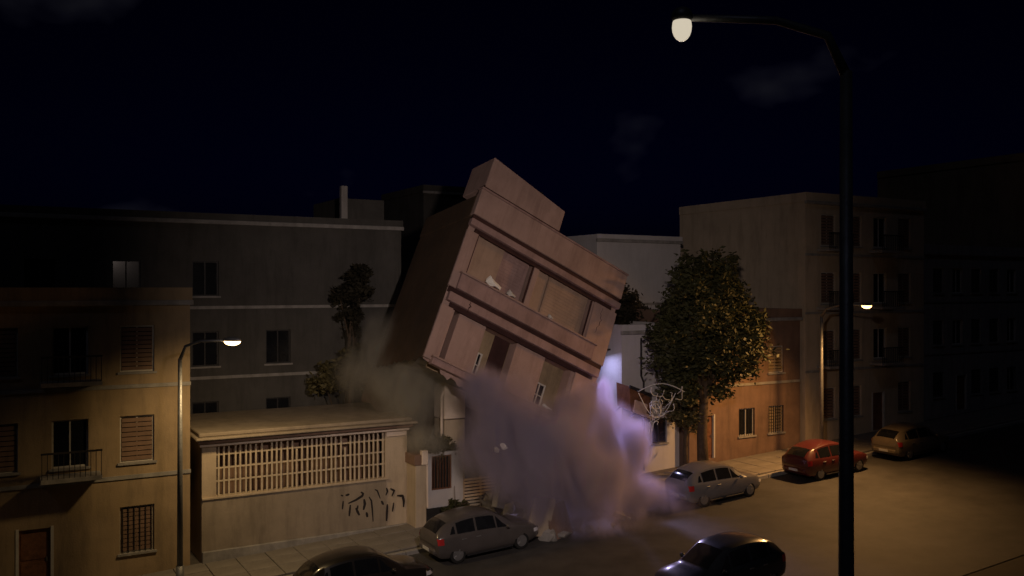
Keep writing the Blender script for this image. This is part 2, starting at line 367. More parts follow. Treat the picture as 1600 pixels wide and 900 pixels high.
q = [bm.verts.new(p) for p in ((0, 0, 8.3), (WID, 0, 8.3), (WID, DEP, 8.3), (0, DEP, 8.3))]; bm.faces.new(q)
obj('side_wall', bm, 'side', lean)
# inner cross wall and floor slabs seen in the break
obj('floor_slab', B(0.05, WID-0.05, 0.1, DEP-0.1, 2.25, 2.42), 'concrete', lean)
# fronts
floor_front(5.0, 8.3, [(a, b, 5.86, 7.82) for a, b in LX])
floor_front(2.24, 5.0, [(0.62, 6.62, 2.30, 4.42)])
L('recess_shade_sheet', 'facade_dark', 0.63, 0.95, 0.50, 0.549, 2.32, 4.40, bevel=0)  # dark sheet painting the shade of the gap beside the pilaster
L('recess_shade_sheet', 'facade_dark', 2.95, 3.70, 0.50, 0.549, 2.25, 4.44, bevel=0)  # dark sheet painting the shade of the deep gap between the bays
# ragged lowest storey front, broken off in the dust
bm = bmesh.new(); tp = [bm.verts.new((i*WID/nx, 0, 2.24)) for i in range(nx+1)]; bt = [bm.verts.new((i*WID/nx, 0.0, rag(i*WID/nx))) for i in range(nx+1)]
for i in range(nx): bm.faces.new((bt[i], bt[i+1], tp[i+1], tp[i]))
obj('broken_wall', bm, 'facade', lean)
# loggia backs and what is in them
for fl, (zb, zt) in enumerate(((5.86, 7.82), (2.30, 4.42))):
    for k, (a, b) in enumerate(LX):
        obj('loggia_wall', B(a-0.1, b+0.1, 0.552, 0.62, zb-0.3, zt+0.2), 'facade_panel' if fl == 0 else 'facade_olive', lean)
        if fl == 0:   # pale shutters nearly filling the opening, set just behind the wall face
            s = obj('shutter', B(a+0.02, a+(1.35 if k == 0 else 0.62), 0.16, 0.24, zb-0.02, zt-0.06), 'facade_panel', lean)
            s2 = obj('shutter', B(a+(1.38 if k == 0 else 0.65), b-0.10, 0.24 if k == 0 else 0.12, 0.30 if k == 0 else 0.20, zb-0.02, zt-0.05), 'facade_band' if k == 0 else 'facade_panel', lean)
            for q in range(13): obj('slat', B(a+(1.42 if k == 0 else 0.69), b-0.14, (0.226 if k == 0 else 0.106), (0.24 if k == 0 else 0.12), zb+0.06+q*0.142, zb+0.175+q*0.142), 'facade_band' if k == 0 else 'facade_panel', s2)
        else:
            obj('screen_wall', B(a+(0.26 if k == 0 else 0.02), a+(1.55 if k == 0 else 1.5), 0.02, 0.54, zb-0.02, zt-0.05), 'facade', lean)
            wa, wb = (a+1.62, a+2.02) if k == 0 else (a+1.62, a+2.2)
            w = obj('window', (lambda bm: [box(bm, *q) for q in ((wa, wa+.06, .47, .55, zb+.15, zb+1.15), (wb-.06, wb, .47, .55, zb+.15, zb+1.15), (wa+.06, wb-.06, .47, .55, zb+.15, zb+.21), (wa+.06, wb-.06, .47, .55, zb+1.09, zb+1.15), ((wa+wb)/2-.02, (wa+wb)/2+.02, .48, .54, zb+.21, zb+1.09), (wa+.06, wb-.06, .485, .535, zb+.62, zb+.66))] and bm)(bmesh.new()), 'offwhite', lean)
            obj('pane', B(wa+.03, wb-.03, .52, .545, zb+.18, zb+1.12), 'glass', w)
            if k == 0: obj('vent', T([(a+2.5, 0.545, zb+0.42), (a+2.5, 0.50, zb+0.42)], 0.16, 14), 'facade_dark', lean)
    # balcony parapet proud of the wall, dark strips painting shadow lines above and below, slab edge band
    zp = zb - 0.86
    L('balcony_parapet', 'facade_band', 0.28, 7.3, -0.26, -0.004, zp+(0.16 if fl == 0 else 0.55), zb-0.05)
    L('coping', 'facade', 0.22, 7.36, -0.32, 0.0, zb-0.05, zb+0.03)
    if fl: continue
    L('joint_or_shade', 'facade_dark', 0.02, WID-0.02, -0.10, 0.01, zp-0.06, zp+0.16, bevel=0)
    L('slab_edge', 'facade_band', 0.08, WID-0.1, -0.22, -0.003, zp-0.42, zp-0.06)
    L('joint_or_shade', 'facade_dark', 0.3, WID-0.3, -0.06, 0.01, zp-0.62, zp-0.42, bevel=0)
    if fl == 0: L('post', 'facade', 3.44, 3.70, -0.05, 0.54, zb-0.04, zt)
# roof slab and high parapet, stair head parapet on top
L('joint_or_shade', 'facade_dark', 0.0, WID, -0.10, 0.01, 8.14, 8.36, bevel=0)  # dark strip painting the shadow line at roof level
L('slab_edge', 'facade_band', -0.06, WID+0.04, -0.24, 0.0, 7.86, 8.14)
pw = L('roof_parapet', 'facade', -0.04, WID+0.03, -0.18, 0.12, 8.36, 9.52)
L('coping', 'facade_band', -0.08, WID+0.07, -0.22, 0.16, 9.52, 9.60, parent=pw)
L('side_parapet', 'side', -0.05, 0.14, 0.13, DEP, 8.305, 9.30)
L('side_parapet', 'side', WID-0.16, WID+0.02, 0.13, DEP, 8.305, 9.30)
bm = bmesh.new()
wedge = [(0.02, -0.20), (3.98, -0.20), (3.98, 1.6), (0.02, 1.6)]
lo = [bm.verts.new((x, y, 9.63)) for x, y in wedge]; hi = [bm.verts.new((x, y, 11.05 if x < 1 else 10.62)) for x, y in wedge]
bm.faces.new(lo[::-1]); bm.faces.new(hi)
for i in range(4): bm.faces.new((lo[i], lo[(i+1) % 4], hi[(i+1) % 4], hi[i]))
bmesh.ops.bevel(bm, geom=bm.edges[:], offset=0.03, segments=1, affect='EDGES')
st = obj('stair_head', bm, 'facade', lean)
L('joint_or_shade', 'facade_dark', 0.0, 4.0, -0.19, 0.2, 9.602, 9.70, parent=st, bevel=0)  # dark strip painting the shadow line under the stair head
L('joint_or_shade', 'facade_dark', 0.3, WID-0.3, -0.08, 0.01, 7.68, 7.86, bevel=0)  # painted shadow line below the roof slab edge
for x in (0.50, 3.36, 6.62): L('joint_or_shade', 'facade_dark', x, x+0.07, -0.03, 0.02, 5.86, 7.66, bevel=0)  # upright dark strips painting recess shade around the loggias
# corner pilasters
L('pilaster', 'facade', -0.05, 0.50, -0.12, 0.004, 5.17, 7.67)
L('pilaster', 'facade', 6.78, WID+0.05, -0.12, 0.004, 5.17, 7.67)
L('pilaster', 'facade', -0.05, 0.50, -0.12, 0.004, 2.15, 4.38)
L('pilaster', 'facade', 6.78, WID+0.05, -0.12, 0.004, 2.15, 4.38)
# snapped ground floor columns and hanging slab pieces
for x, y, zl in ((5.2, 0.6, -1.9), (7.6, 0.5, -0.6), (3.6, 3.9, -1.9), (7.5, 3.9, -0.5)):
    bm = B(-0.19, 0.19, -0.19, 0.19, zl, 1.2, bevel=0.02); bmesh.ops.transform(bm, matrix=Matrix.Translation((x, y, 0)) @ Matrix.Rotation(rr.uniform(-.25, .25), 4, 'Y') @ Matrix.Rotation(rr.uniform(-.2, .2), 4, 'X'), verts=bm.verts)
    obj('column', bm, 'concrete', lean)
# crack lines torn through the render
def crack(pts, wd, y):
    bm = bmesh.new(); prev = None
    r2 = random.Random(int(pts[0][0]*100))
    Q = []
    for a, b in zip(pts, pts[1:]):
        for k in range(7): Q.append(Vector(a).lerp(Vector(b), k/7) + Vector((r2.uniform(-.05, .05), r2.uniform(-.04, .04))))
    for i, p in enumerate(Q):
        w_ = wd*(1-abs(2*i/len(Q)-1))*r2.uniform(.5, 1.2)+0.006
        q = (bm.verts.new((p.x-w_, y, p.y-w_*.4)), bm.verts.new((p.x+w_, y, p.y+w_*.4)))
        if prev: bm.faces.new((prev[0], q[0], q[1], prev[1]))
        prev = q
    obj('crack', bm, 'facade_dark', lean)
crack([(1.0, 4.95), (1.1, 4.7), (1.02, 4.5)], 0.03, -0.224); crack([(7.2, 7.6), (7.3, 6.9), (7.15, 6.3)], 0.012, -0.124)

def lp(x, y, z): return orig + E1*x + E3*y + E2*z       # a point on the leaning building
def crumple(name, label, cat, c, s, seed, m='cloth', group=None):
    rr_ = random.Random(seed); bm = bmesh.new()
    out = [(-1, -.2), (-.95, .35), (-.8, 1.0), (-.55, .62), (-.25, .7), (.05, .45), (.5, .3), (1.0, -.05), (.8, -.5), (.2, -.35), (-.4, -.55)]
    out = [(x*s[0]*rr_.uniform(.85, 1.15), z*s[2]*rr_.uniform(.85, 1.15)) for x, z in out]
    n = len(out); rings = []
    for y, k in ((-s[1], .55), (-s[1]*.6, .92), (0, 1.0), (s[1], .9)):
        rings.append([bm.verts.new((x*k, y+rr_.uniform(-.2, .2)*s[1], z*k)) for x, z in out])
    for a, b in zip(rings, rings[1:]):
        for i in range(n): bm.faces.new((a[i], a[(i+1) % n], b[(i+1) % n], b[i]))
    cv = bm.verts.new((0, -s[1]*1.25, .05*s[2]))
    for i in range(n): bm.faces.new((rings[0][(i+1) % n], rings[0][i], cv))
    bm.faces.new(rings[-1])
    o = obj(name, bm, m, None); o.matrix_world = Matrix.Translation(c) @ Matrix.Rotation(R(24), 4, 'Y') @ Matrix.Rotation(A, 4, 'Z')
    return tag(o, label, cat, group)
crumple('white_bundle', 'large crumpled bright white bundle hanging over the upper balcony parapet', 'fabric', lp(1.72, -0.30, 6.02), (0.42, 0.10, 0.26), 4)
crumple('white_bundle', 'small dull white scrap beside the large white bundle on the balcony', 'fabric', lp(2.62, -0.30, 5.98), (0.22, 0.08, 0.16), 9, 'offwhite')
crumple('white_bundle', 'little white scrap on the balcony parapet in front of pale shutters', 'fabric', lp(4.7, -0.30, 5.93), (0.13, 0.08, 0.11), 14, 'offwhite')
crumple('white_bundle', 'white scrap on lower loggia sill above the dust', 'fabric', lp(5.9, -0.1, 2.45), (0.24, 0.12, 0.10), 21)

# ------------------------------------------------------------------ ordinary buildings
def building(name, label, u0, u1, v0, v1, h, wallm, rows, cols, wsize, z1=1.0, dz=3.1, cat='building', frame='offwhite', shutter=None, door=None, parapet=0.5, margin=0.7, bars=0, skip=(), balc=False, group=None, cornice=True):
    uc, vc = (u0+u1)/2, v0
    t = thing(name, label, cat, uc, vc, group=group)
    hw = (u1-u0)/2; holes = []
    for r_ in range(rows):
        for c_ in range(cols):
            if (r_, c_) in skip: continue
            x = -hw + margin + (2*hw-2*margin)*(c_+0.5)/cols
            holes.append((x-wsize[0]/2, x+wsize[0]/2, z1+r_*dz, z1+r_*dz+wsize[1], r_, c_))
    dh = None
    if door is not None: dh = (door, door+1.0, 0.1, 2.2); holes = [q for q in holes if not (q[4] == 0 and q[0]-0.2 < door+1.0 and q[1]+0.2 > door)]
    bm = bmesh.new(); block(bm, -hw, hw, 0, v1-v0, -1.5, h, [q[:4] for q in holes] + ([dh] if dh else []), 0.2)
    obj('wall', bm, wallm, t)
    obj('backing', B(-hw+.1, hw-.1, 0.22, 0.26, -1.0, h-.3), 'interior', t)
    if cornice:
        obj('parapet', (lambda bm: (box(bm, -hw-.06, hw+.06, -.10, .14, h+.002, h+parapet), box(bm, -hw-.06, -hw+.14, .142, v1-v0, h+.002, h+parapet-.01), box(bm, hw-.14, hw+.06, .142, v1-v0, h+.002, h+parapet-.01), bm)[3])(bmesh.new()), wallm, t)
        obj('cornice', B(-hw-.09, hw+.09, -.16, -.001, h-.12, h+.06, bevel=.02), 'concrete', t)
    for r_ in range(1, rows): obj('string_course', B(-hw-.02, hw+.02, -.05, -.001, z1+r_*dz-.55, z1+r_*dz-.42), 'concrete', t)
    for q in holes:
        window_part(t, q, 0.0, frame=frame, mull=1, bars=bars if q[4] == 0 else 0, shutter=shutter if (q[4]*3+q[5]*5+len(label)) % 3 else None)
        if balc and q[4] > 0 and q[5] % 2 == 0:
            b = obj('balcony', B(q[0]-.35, q[1]+.35, -.85, -.002, q[2]-.32, q[2]-.18), 'concrete', t)
            obj('rail', B(q[0]-.35, q[1]+.35, -.85, -.80, q[2]+.62, q[2]+.68), 'darksteel', b)
            for k in range(12): obj('baluster', B(q[0]-.33+k*(q[1]-q[0]+.64)/11, q[0]-.31+k*(q[1]-q[0]+.64)/11, -.84, -.81, q[2]-.18, q[2]+.62), 'darksteel', b)
    if dh: door_part(t, dh, 0.0)
    return t
# dim block behind the graffitied house
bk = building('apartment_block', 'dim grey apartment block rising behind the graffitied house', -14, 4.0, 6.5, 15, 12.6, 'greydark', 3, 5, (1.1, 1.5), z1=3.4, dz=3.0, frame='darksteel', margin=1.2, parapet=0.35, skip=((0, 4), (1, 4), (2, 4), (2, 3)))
obj('chimney', B(6.15, 6.45, 0.3, 0.6, 12.6, 14.5, bevel=.02), 'greypl', bk)
obj('roof_room', B(6.6, 8.95, 2.0, 6, 12.6, 14.1, bevel=.03), 'greydark', bk)
building('corner_house', 'three storey ochre house with slatted shutters beside the graffitied house', -16.5, -6.8, 0.0, 8, 9.6, 'ochre', 3, 4, (1.1, 1.6), z1=1.0, shutter='brick', door=-0.5, balc=True, bars=6)
# right of the collapse
rb = building('white_building', 'white rendered building beside the collapse with wall lamp on its flank', 12.7, 16.2, 0.7, 9, 6.7, 'white', 2, 2, (0.9, 1.2), z1=1.3, dz=2.9, frame='darksteel', parapet=0.35, skip=((1, 0), (0, 0), (1, 1)))
obj('drain_pipe', T([(-0.65, -0.07, 6.4), (-0.65, -0.07, 4.6), (-0.50, -0.07, 4.3), (-0.5, -0.07, 0.1)], 0.05, 8), 'darksteel', rb)
building('pale_block', 'tall pale grey block standing behind the white rendered building', 15.2, 21, 6.2, 14, 11.2, 'white', 3, 3, (1.0, 1.4), z1=2.2, dz=3.0, frame='darksteel', parapet=0.3, skip=((2, 0), (1, 0), (2, 1), (2, 2), (1, 1)))
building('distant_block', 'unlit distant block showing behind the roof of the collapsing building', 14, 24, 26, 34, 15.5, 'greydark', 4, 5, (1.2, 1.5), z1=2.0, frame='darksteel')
building('terrace_house', 'two storey brown terrace house behind the dark street tree', 16.4, 24.0, 0.2, 9, 6.9, 'brick', 2, 3, (1.1, 1.4), door=-3.2, shutter='ochre', bars=7)
building('cream_tenement', 'four storey cream tenement with iron balconies further up the street', 24.2, 34, 0.0, 10, 12.6, 'cream', 4, 4, (1.1, 1.7), shutter='brick', door=0.4, balc=True)
building('grey_tenement', 'three storey grey tenement uphill of the cream tenement', 34.3, 45, 0.4, 10, 9.6, 'greypl', 3, 5, (1.0, 1.5), shutter='greydark', door=-2.0, bars=6)
building('ochre_block', 'five storey ochre block at the top of the street', 45.4, 62, 0.0, 12, 15.6, 'ochre', 5, 6, (1.2, 1.6), balc=True, door=1.0)

# ------------------------------------------------------------------ awning, cables
aw = bpy.data.objects.new('torn_awning', None); C.objects.link(aw); aw.location = W(12.9, -0.4, 4.2); aw.rotation_euler = (R(-8), R(20), A+R(6))
tag(aw, 'tilted brown sheet metal awning with pale pink board beside the white building', 'awning')
bm = bmesh.new(); pr = [(-0.85, 0.55), (0.55, 0.42), (1.05, -0.55), (-0.55, -0.50)]
f = [bm.verts.new((x, -0.05, z)) for x, z in pr]; k_ = [bm.verts.new((x, 0.85, z+0.25)) for x, z in pr]
bm.faces.new(f); bm.faces.new(k_[::-1])
for i in range(4): bm.faces.new((f[i], k_[i], k_[(i+1) % 4], f[(i+1) % 4]))
obj('sheet', bm, 'rust', aw)
obj('board', B(-0.42, 0.42, -0.12, -0.055, -0.40, 0.05, bevel=.015), 'pinkpanel', aw)
obj('fascia', B(-0.5, 0.98, -0.16, -0.125, -0.55, -0.38, bevel=.01), 'pinkpanel', aw)
obj('edge', B(-0.9, 0.6, -0.14, -0.052, 0.46, 0.60, bevel=.01), 'darksteel', aw)
obj('bracket', T([(-0.5, 0.4, -0.1), (-0.3, 1.3, -0.5)], 0.03, 6), 'darksteel', aw); obj('bracket', T([(0.7, 0.4, -0.1), (0.6, 1.3, -0.5)], 0.03, 6), 'darksteel', aw)

rc = random.Random(11)
cb = bpy.data.objects.new('cable_tangle', None); C.objects.link(cb); cb.location = pix(1040, 640, 38.6)
tag(cb, 'tangle of pale loose cables hanging between the awning and the street tree', 'cables')
for k in range(9):
    p = Vector((rc.uniform(-.5, .5), rc.uniform(-.3, .3), rc.uniform(0.2, 0.9))); d = Vector((rc.uniform(-1, 1), 0, rc.uniform(-1, .5))); pts = []
    for s in range(26):
        pts.append(p.copy()); d = (d + Vector((rc.gauss(0, .55), rc.gauss(0, .3), rc.gauss(-.10, .5)))).normalized(); p = p + d*0.10
        p.x = max(-.7, min(.7, p.x)); p.y = max(-.4, min(.4, p.y)); p.z = max(-1.0, min(1.0, p.z))
    obj('cable', T(pts, 0.014, 5), 'cable', cb)
arc = [Vector((-1.15+2.0*s/16, 0.2, 0.75+0.35*math.sin(math.pi*s/16))) for s in range(17)]
obj('cable', T(arc, 0.02, 5), 'cable', cb)
obj('cable', T([Vector((-1.15+1.6*s/14, 0.1, 0.7-1.2*math.sin(math.pi*s/14)*.9)) for s in range(15)], 0.016, 5), 'cable', cb)

# ------------------------------------------------------------------ vegetation
def crown_mesh(blobs, n, leaf, seed):
    r_ = random.Random(seed); vs_, fs = [], []
    tot = sum(b[3]**2 for b in blobs)
    for b in blobs:
        c = Vector(b[:3]); rad = b[3]; nn = int(n*rad*rad/tot)
        cl = [c + Vector((r_.gauss(0, 1), r_.gauss(0, 1), r_.gauss(0, .8))).normalized()*rad*r_.uniform(.45, 1.0) for _ in range(max(6, nn//34))]
        for _ in range(nn):
            q = r_.choice(cl); p = q + Vector((r_.gauss(0, 1), r_.gauss(0, 1), r_.gauss(0, .8)))*rad*0.17
            a = Vector((r_.gauss(0, 1), r_.gauss(0, 1), r_.gauss(0, .6))).normalized(); b2 = a.orthogonal().normalized(); b2 = Matrix.Rotation(r_.uniform(0, 6.28), 3, a) @ b2
            s = leaf*r_.uniform(.6, 1.3); i = len(vs_)
            vs_ += [p - a*s, p + b2*s*.45, p + a*s, p - b2*s*.45]; fs.append((i, i+1, i+2, i+3))
    return vs_, fs
def tree(name, label, u, v, h_trunk, blobs, n, leaf, seed, cat='tree', m='leaf', tr=0.2, group=None):
    t = thing(name, label, cat, u, v, group=group); r_ = random.Random(seed)
    pts = [(0, 0, -0.3), (r_.uniform(-.1, .1), .05, h_trunk*.45), (r_.uniform(-.15, .15), 0, h_trunk), (0, 0, h_trunk+1.0)]
    bm = tube(bmesh.new(), pts, [tr*1.25, tr, tr*.8, tr*.45], 10)
    tk = obj('trunk', bm, 'bark', t, True)
    for b in blobs:
        c = Vector(b[:3]); s = Vector((0, 0, h_trunk*r_.uniform(.75, 1.0)))
        mid = s.lerp(c, .5) + Vector((r_.uniform(-.2, .2), r_.uniform(-.2, .2), -.1))
        obj('limb', T([s, mid, c, c + Vector((r_.uniform(-.5, .5), r_.uniform(-.5, .5), b[3]*.6))], [tr*.55, tr*.38, tr*.2, .02], 7), 'bark', tk, True)
    obj('crown', crown_mesh(blobs, n, leaf, seed), m, t)
    return t
rt = random.Random(5)
bl = [(0, 0, 6.2, 1.7), (-1.5, .3, 5.6, 1.3), (1.6, -.3, 5.9, 1.5), (.4, .5, 8.0, 1.6), (-1.2, -.4, 7.6, 1.3), (1.7, .4, 8.0, 1.2), (-.6, 0, 9.4, 1.1), (.9, 0, 9.6, .9), (2.7, 0, 6.9, 1.0), (-2.1, 0, 6.6, .9), (-1.6, -.2, 4.2, .9), (.9, .2, 4.4, 1.0)]
tree('street_tree', 'big dark olive street tree standing by the parked pale car', 15.7, -1.6, 4.2, bl, 26000, 0.13, 21, tr=0.24)
tree('street_tree', 'dusty bushy tree between the white building and the terrace house', 15.4, -0.7, 2.4, [(0, 0, 2.8, .9), (-.5, -.2, 3.7, .8), (.5, 0, 4.2, .8), (0, .2, 5.0, .6)], 7000, 0.10, 34, m='leaf2', tr=0.12)
tree('courtyard_tree', 'black leafed tree filling the gap under the tall pale block', 15.2, 4.6, 5.5, [(-.9, 0, 7.4, .9), (.2, 0, 7.9, 1.0), (1.1, 0, 7.2, .9), (-.3, .2, 6.6, .9), (-1.4, 0, 6.8, .6)], 7000, 0.12, 83, m='leaf_dark', tr=0.14)
tree('yard_tree', 'dark slender tree in the yard behind the graffitied house roof', 1.1, 5.4, 7.0, [(0, 0, 8.3, .55), (.35, 0, 9.4, .75), (-.5, .1, 9.1, .45), (.1, 0, 7.5, .35), (.5, .1, 10.1, .5)], 3800, 0.11, 41, m='leaf_dark', tr=0.10)
tree('yard_bush', 'dusty broadleaf bush poking above the eave of the graffitied house', 1.0, 5.3, 3.6, [(-.2, 0, 5.6, .8), (.9, 0, 5.3, .7), (-1.2, 0, 5.3, .7), (.2, 0, 6.4, .6)], 4200, 0.12, 52, cat='bush', m='leaf2', tr=0.08)
tree('broken_bush', 'torn dusty bush lying on top of the gate pillar and window wall', 2.75, -0.25, 2.55, [(0, 0, 2.9, .42), (.5, .1, 2.85, .36), (-.5, 0, 3.0, .34), (.2, 0, 3.2, .3)], 2600, 0.07, 61, cat='bush', m='leaf2', tr=0.04)
tree('weed_clump', 'low green weed clump growing below the barred window wall', 3.2, -0.85, 0.4, [(0, 0, .55, .3), (.4, 0, .5, .25), (-.35, 0, .5, .22)], 900, 0.07, 71, cat='plant', tr=0.02)

# ------------------------------------------------------------------ cars
ST = [(-2.02,.62,.44,.72,.76,.54),(-1.98,.75,.34,.92,1.00,.58),(-1.88,.81,.26,.98,1.13,.58),(-1.62,.845,.21,.985,1.33,.58),(-1.2,.865,.20,.97,1.47,.59),(-.6,.875,.2,.95,1.545,.60),(-.05,.875,.2,.93,1.53,.605),
      (.3,.875,.2,.915,1.47,.60),(.65,.87,.2,.90,1.30,.60),(.95,.865,.2,.89,1.10,.63),(1.15,.86,.2,.88,.98,.68),(1.5,.85,.2,.84,.91,.70),(1.85,.81,.23,.77,.82,.66),(2.07,.73,.30,.67,.71,.57),(2.17,.62,.38,.57,.60,.46)]
def cs(x):
    for i in range(len(ST)-1):
        if ST[i][0] <= x <= ST[i+1][0]: break
    p0, p1, p2, p3 = ST[max(i-1, 0)], ST[i], ST[i+1], ST[min(i+2, len(ST)-1)]; t = (x-p1[0])/(p2[0]-p1[0]); o = []
    for k in range(1, 6):
        m1 = (p2[k]-p0[k])/(p2[0]-p0[0])*(p2[0]-p1[0]); m2 = (p3[k]-p1[k])/(p3[0]-p1[0])*(p2[0]-p1[0])
        o.append((2*t**3-3*t*t+1)*p1[k]+(t**3-2*t*t+t)*m1+(-2*t**3+3*t*t)*p2[k]+(t**3-t*t)*m2)
    return o
def sec(x):
    w, zl, bt, rf, wr = cs(x); ed = max(bt+.02, rf-.05)
    return [(0, zl), (w*.86, zl), (w*.97, zl+.10), (w, zl+.26), (w*1.0, (zl+bt)/2+.10), (w*.985, bt-.05), (w*.955, bt), (wr+.03, ed), (wr-.06, rf-.008), (wr*.5, rf+.015), (0, rf+.02)]
def make_car(name, label, paint, src=None):
    root = thing(name, label, 'car', group=None)
    n = 56; xs = [ST[0][0] + (ST[-1][0]-ST[0][0])*(i/n) for i in range(n+1)]
    bm = bmesh.new(); rings = []
    for x in xs:
        s = sec(x); full = s + [(-y, z) for y, z in s[-2:0:-1]]
        rings.append([bm.verts.new((x, -y, z)) for y, z in full])
    m_ = len(rings[0])
    for a, b in zip(rings, rings[1:]):
        for k in range(m_): bm.faces.new((a[k], a[(k+1) % m_], b[(k+1) % m_], b[k]))
    bm.faces.new(rings[0][::-1]); bm.faces.new(rings[-1])
    bmesh.ops.recalc_face_normals(bm, faces=bm.faces)
    body = obj('body', bm, paint, root, True)
    cb_ = bmesh.new()
    for x in (-1.24, 1.32):
        for s in (-1, 1): disc(cb_, (x, .31), .365, *sorted((s*.55, s*1.1)), n=28)
    bmesh.ops.recalc_face_normals(cb_, faces=cb_.faces)
    cut = obj('cutter', cb_, 'plastic'); md = body.modifiers.new('arch', 'BOOLEAN'); md.operation = 'DIFFERENCE'; md.object = cut; md.solver = 'EXACT'
    bpy.context.view_layer.update()
    me = bpy.data.meshes.new_from_object(body.evaluated_get(bpy.context.evaluated_depsgraph_get())); body.modifiers.clear(); body.data = me
    bpy.data.objects.remove(cut)
    for p in me.polygons: p.use_smooth = p.area > 0 
    me.set_sharp_from_angle(angle=R(38))
    def side_patch(x0, x1, t0, t1, s, off=.007, k=8, slant0=0., slant1=0.):
        vs_, fs = [], []
        for i in range(k+1):
            for tt in (t0, (t0+t1)/2, t1):
                f = (tt-t0)/(t1-t0); xa, xb = x0+slant0*f, x1+slant1*f
                x = xa+(xb-xa)*i/k; q = sec(x); p, r_ = q[6], q[7]
                vs_.append((x, -s*(p[0]+(r_[0]-p[0])*tt+off), p[1]+(r_[1]-p[1])*tt+off*.5))
        for i in range(k):
            for j in range(2):
                a = 3*i+j; f = (a, a+3, a+4, a+1); fs.append(f if s > 0 else f[::-1])
        return vs_, fs
    for s in (-1, 1):
        obj('side_window', side_patch(-.45, .30, .10, .88, s, slant1=-.02), 'glass', root, True)
        obj('side_window', side_patch(-1.22, -.53, .10, .88, s), 'glass', root, True)
        obj('side_window', side_patch(.36, .80, .10, .86, s, slant1=-.42), 'glass', root, True)
        obj('side_window', side_patch(-1.50, -1.30, .14, .70, s, slant0=.14), 'glass', root, True)
    def top_patch(x0, x1, f, off=.008, k=8):
        vs_, fs = [], []
        for i in range(k+1):
            x = x0+(x1-x0)*i/k; q = sec(x)
            row = [(-q[8][0]*f, q[8][1]), (-q[9][0], q[9][1]), (0, q[10][1]), (q[9][0], q[9][1]), (q[8][0]*f, q[8][1])]
            vs_ += [(x, y, z+off) for y, z in row]
        for i in range(k):
            for j in range(4):
                a = 5*i+j; fs.append((a, a+5, a+6, a+1))
        return vs_, fs
    obj('windscreen', top_patch(.40, 1.08, 1.0), 'glass', root, True)
    obj('rear_window', top_patch(-1.93, -1.50, .97), 'glass', root, True)
    for x in (-1.24, 1.32):
        for s in (-1, 1):
            w = obj('wheel', disc(bmesh.new(), (0, 0), .31, -.1, .1, 28, .03), 'rubber', root); w.location = (x, s*.755, .31)
            hb = bmesh.new(); disc(hb, (0, 0), .205, *sorted((s*.085, s*.104)), n=24, bev=.006)
            hub = obj('rim', hb, 'rim', w)
            sp = bmesh.new()
            for k in range(5):
                a = k*2*math.pi/5; box(sp, .03, .19, *sorted((s*.1045, s*.118)), -.028, .028, mtx=Matrix.Rotation(a, 4, 'Y'))
            obj('spokes', sp, 'rim', w)
    for s in (-1, 1):
        def lens(x, zc, hz, hx, m, nm):
            vs_, fs = [], []
            for i in range(7):
                xx = x-hx+2*hx*i/6; q = sec(max(ST[0][0], min(ST[-1][0], xx)))
                for zz in (zc-hz, zc, zc+hz):
                    pts = q[3:9]; yy = pts[-1][0]
                    for p, r_ in zip(pts, pts[1:]):
                        if p[1] <= zz <= r_[1]: yy = p[0]+(r_[0]-p[0])*(zz-p[1])/(r_[1]-p[1]+1e-6); break
                    else:
                        if zz < pts[0][1]: yy = pts[0][0]
                    vs_.append((xx, -s*(yy+.012), zz))
            for i in range(6):
                for j in range(2):
                    a = 3*i+j; f = (a, a+3, a+4, a+1); fs.append(f if s > 0 else f[::-1])
            obj(nm, (vs_, fs), m, root, True)
        lens(-1.86, .84, .11, .11, 'taillight', 'tail_light'); lens(2.0, .60, .065, .14, 'headlight', 'headlight')
        mr = bmesh.new(); bmesh.ops.create_icosphere(mr, subdivisions=2, radius=1); bmesh.ops.scale(mr, vec=(.07, .11, .075), verts=mr.verts); bmesh.ops.translate(mr, vec=(.72, s*.95, .98), verts=mr.verts)
        obj('mirror', mr, paint, root, True)
        for x in (-.42, .0-.98): obj('door_handle', B(x-.10, x+.08, s*.872-.018, s*.872+.018, .80, .83, bevel=.006), 'rim', root)
        obj('sill_trim', B(-.92, .93, *sorted((s*.83, s*.885)), .19, .25, bevel=.01), 'plastic', root)
    obj('rear_bumper', B(-2.08, -1.9, -.64, .64, .36, .58, bevel=.06), paint, root); obj('front_bumper', B(2.02, 2.21, -.60, .60, .32, .46, bevel=.05), 'plastic', root)
    obj('number_plate', B(-2.094, -2.082, -.25, .25, .44, .55), 'plate', root); obj('number_plate', B(2.212, 2.224, -.25, .25, .34, .44), 'plate', root)
    return root
car0 = make_car('parked_car', 'brown grey hatchback parked in front of the slatted gate', 'car_grey')
def put(c, u, v, yaw=0.0):
    c.location = W(u, v, gz(u)-0.12); c.rotation_mode = 'XYZ'; c.rotation_euler = (0, -math.atan(.05)*math.cos(yaw), A+yaw)
put(car0, 2.4, -4.45)
def car_copy(label, paint, u, v, yaw=0.0):
    r_ = car0.copy(); C.objects.link(r_); r_['label'] = label
    for ch in list(car0.children):
        c = ch.copy(); C.objects.link(c); c.parent = r_
        if ch.data.materials[0] == M['car_grey']: c.data = ch.data.copy(); c.data.materials[0] = M[paint]
        for g in ch.children:
            d = g.copy(); C.objects.link(d); d.parent = c
    put(r_, u, v, yaw); return r_
car_copy('black car standing in the road below the graffiti', 'car_black', -2.75, -6.35)
car_copy('dark blue car out in the road across from the dust cloud', 'car_blue', 6.6, -12.5, math.pi)
car_copy('pale silver car parked under the street tree past the rubble', 'car_pale', 13.7, -4.4)
car_copy('maroon car parked in front of the brown terrace house', 'car_red', 20.6, -4.4)
car_copy('tan car parked in front of the cream tenement', 'car_tan', 26.8, -4.4)

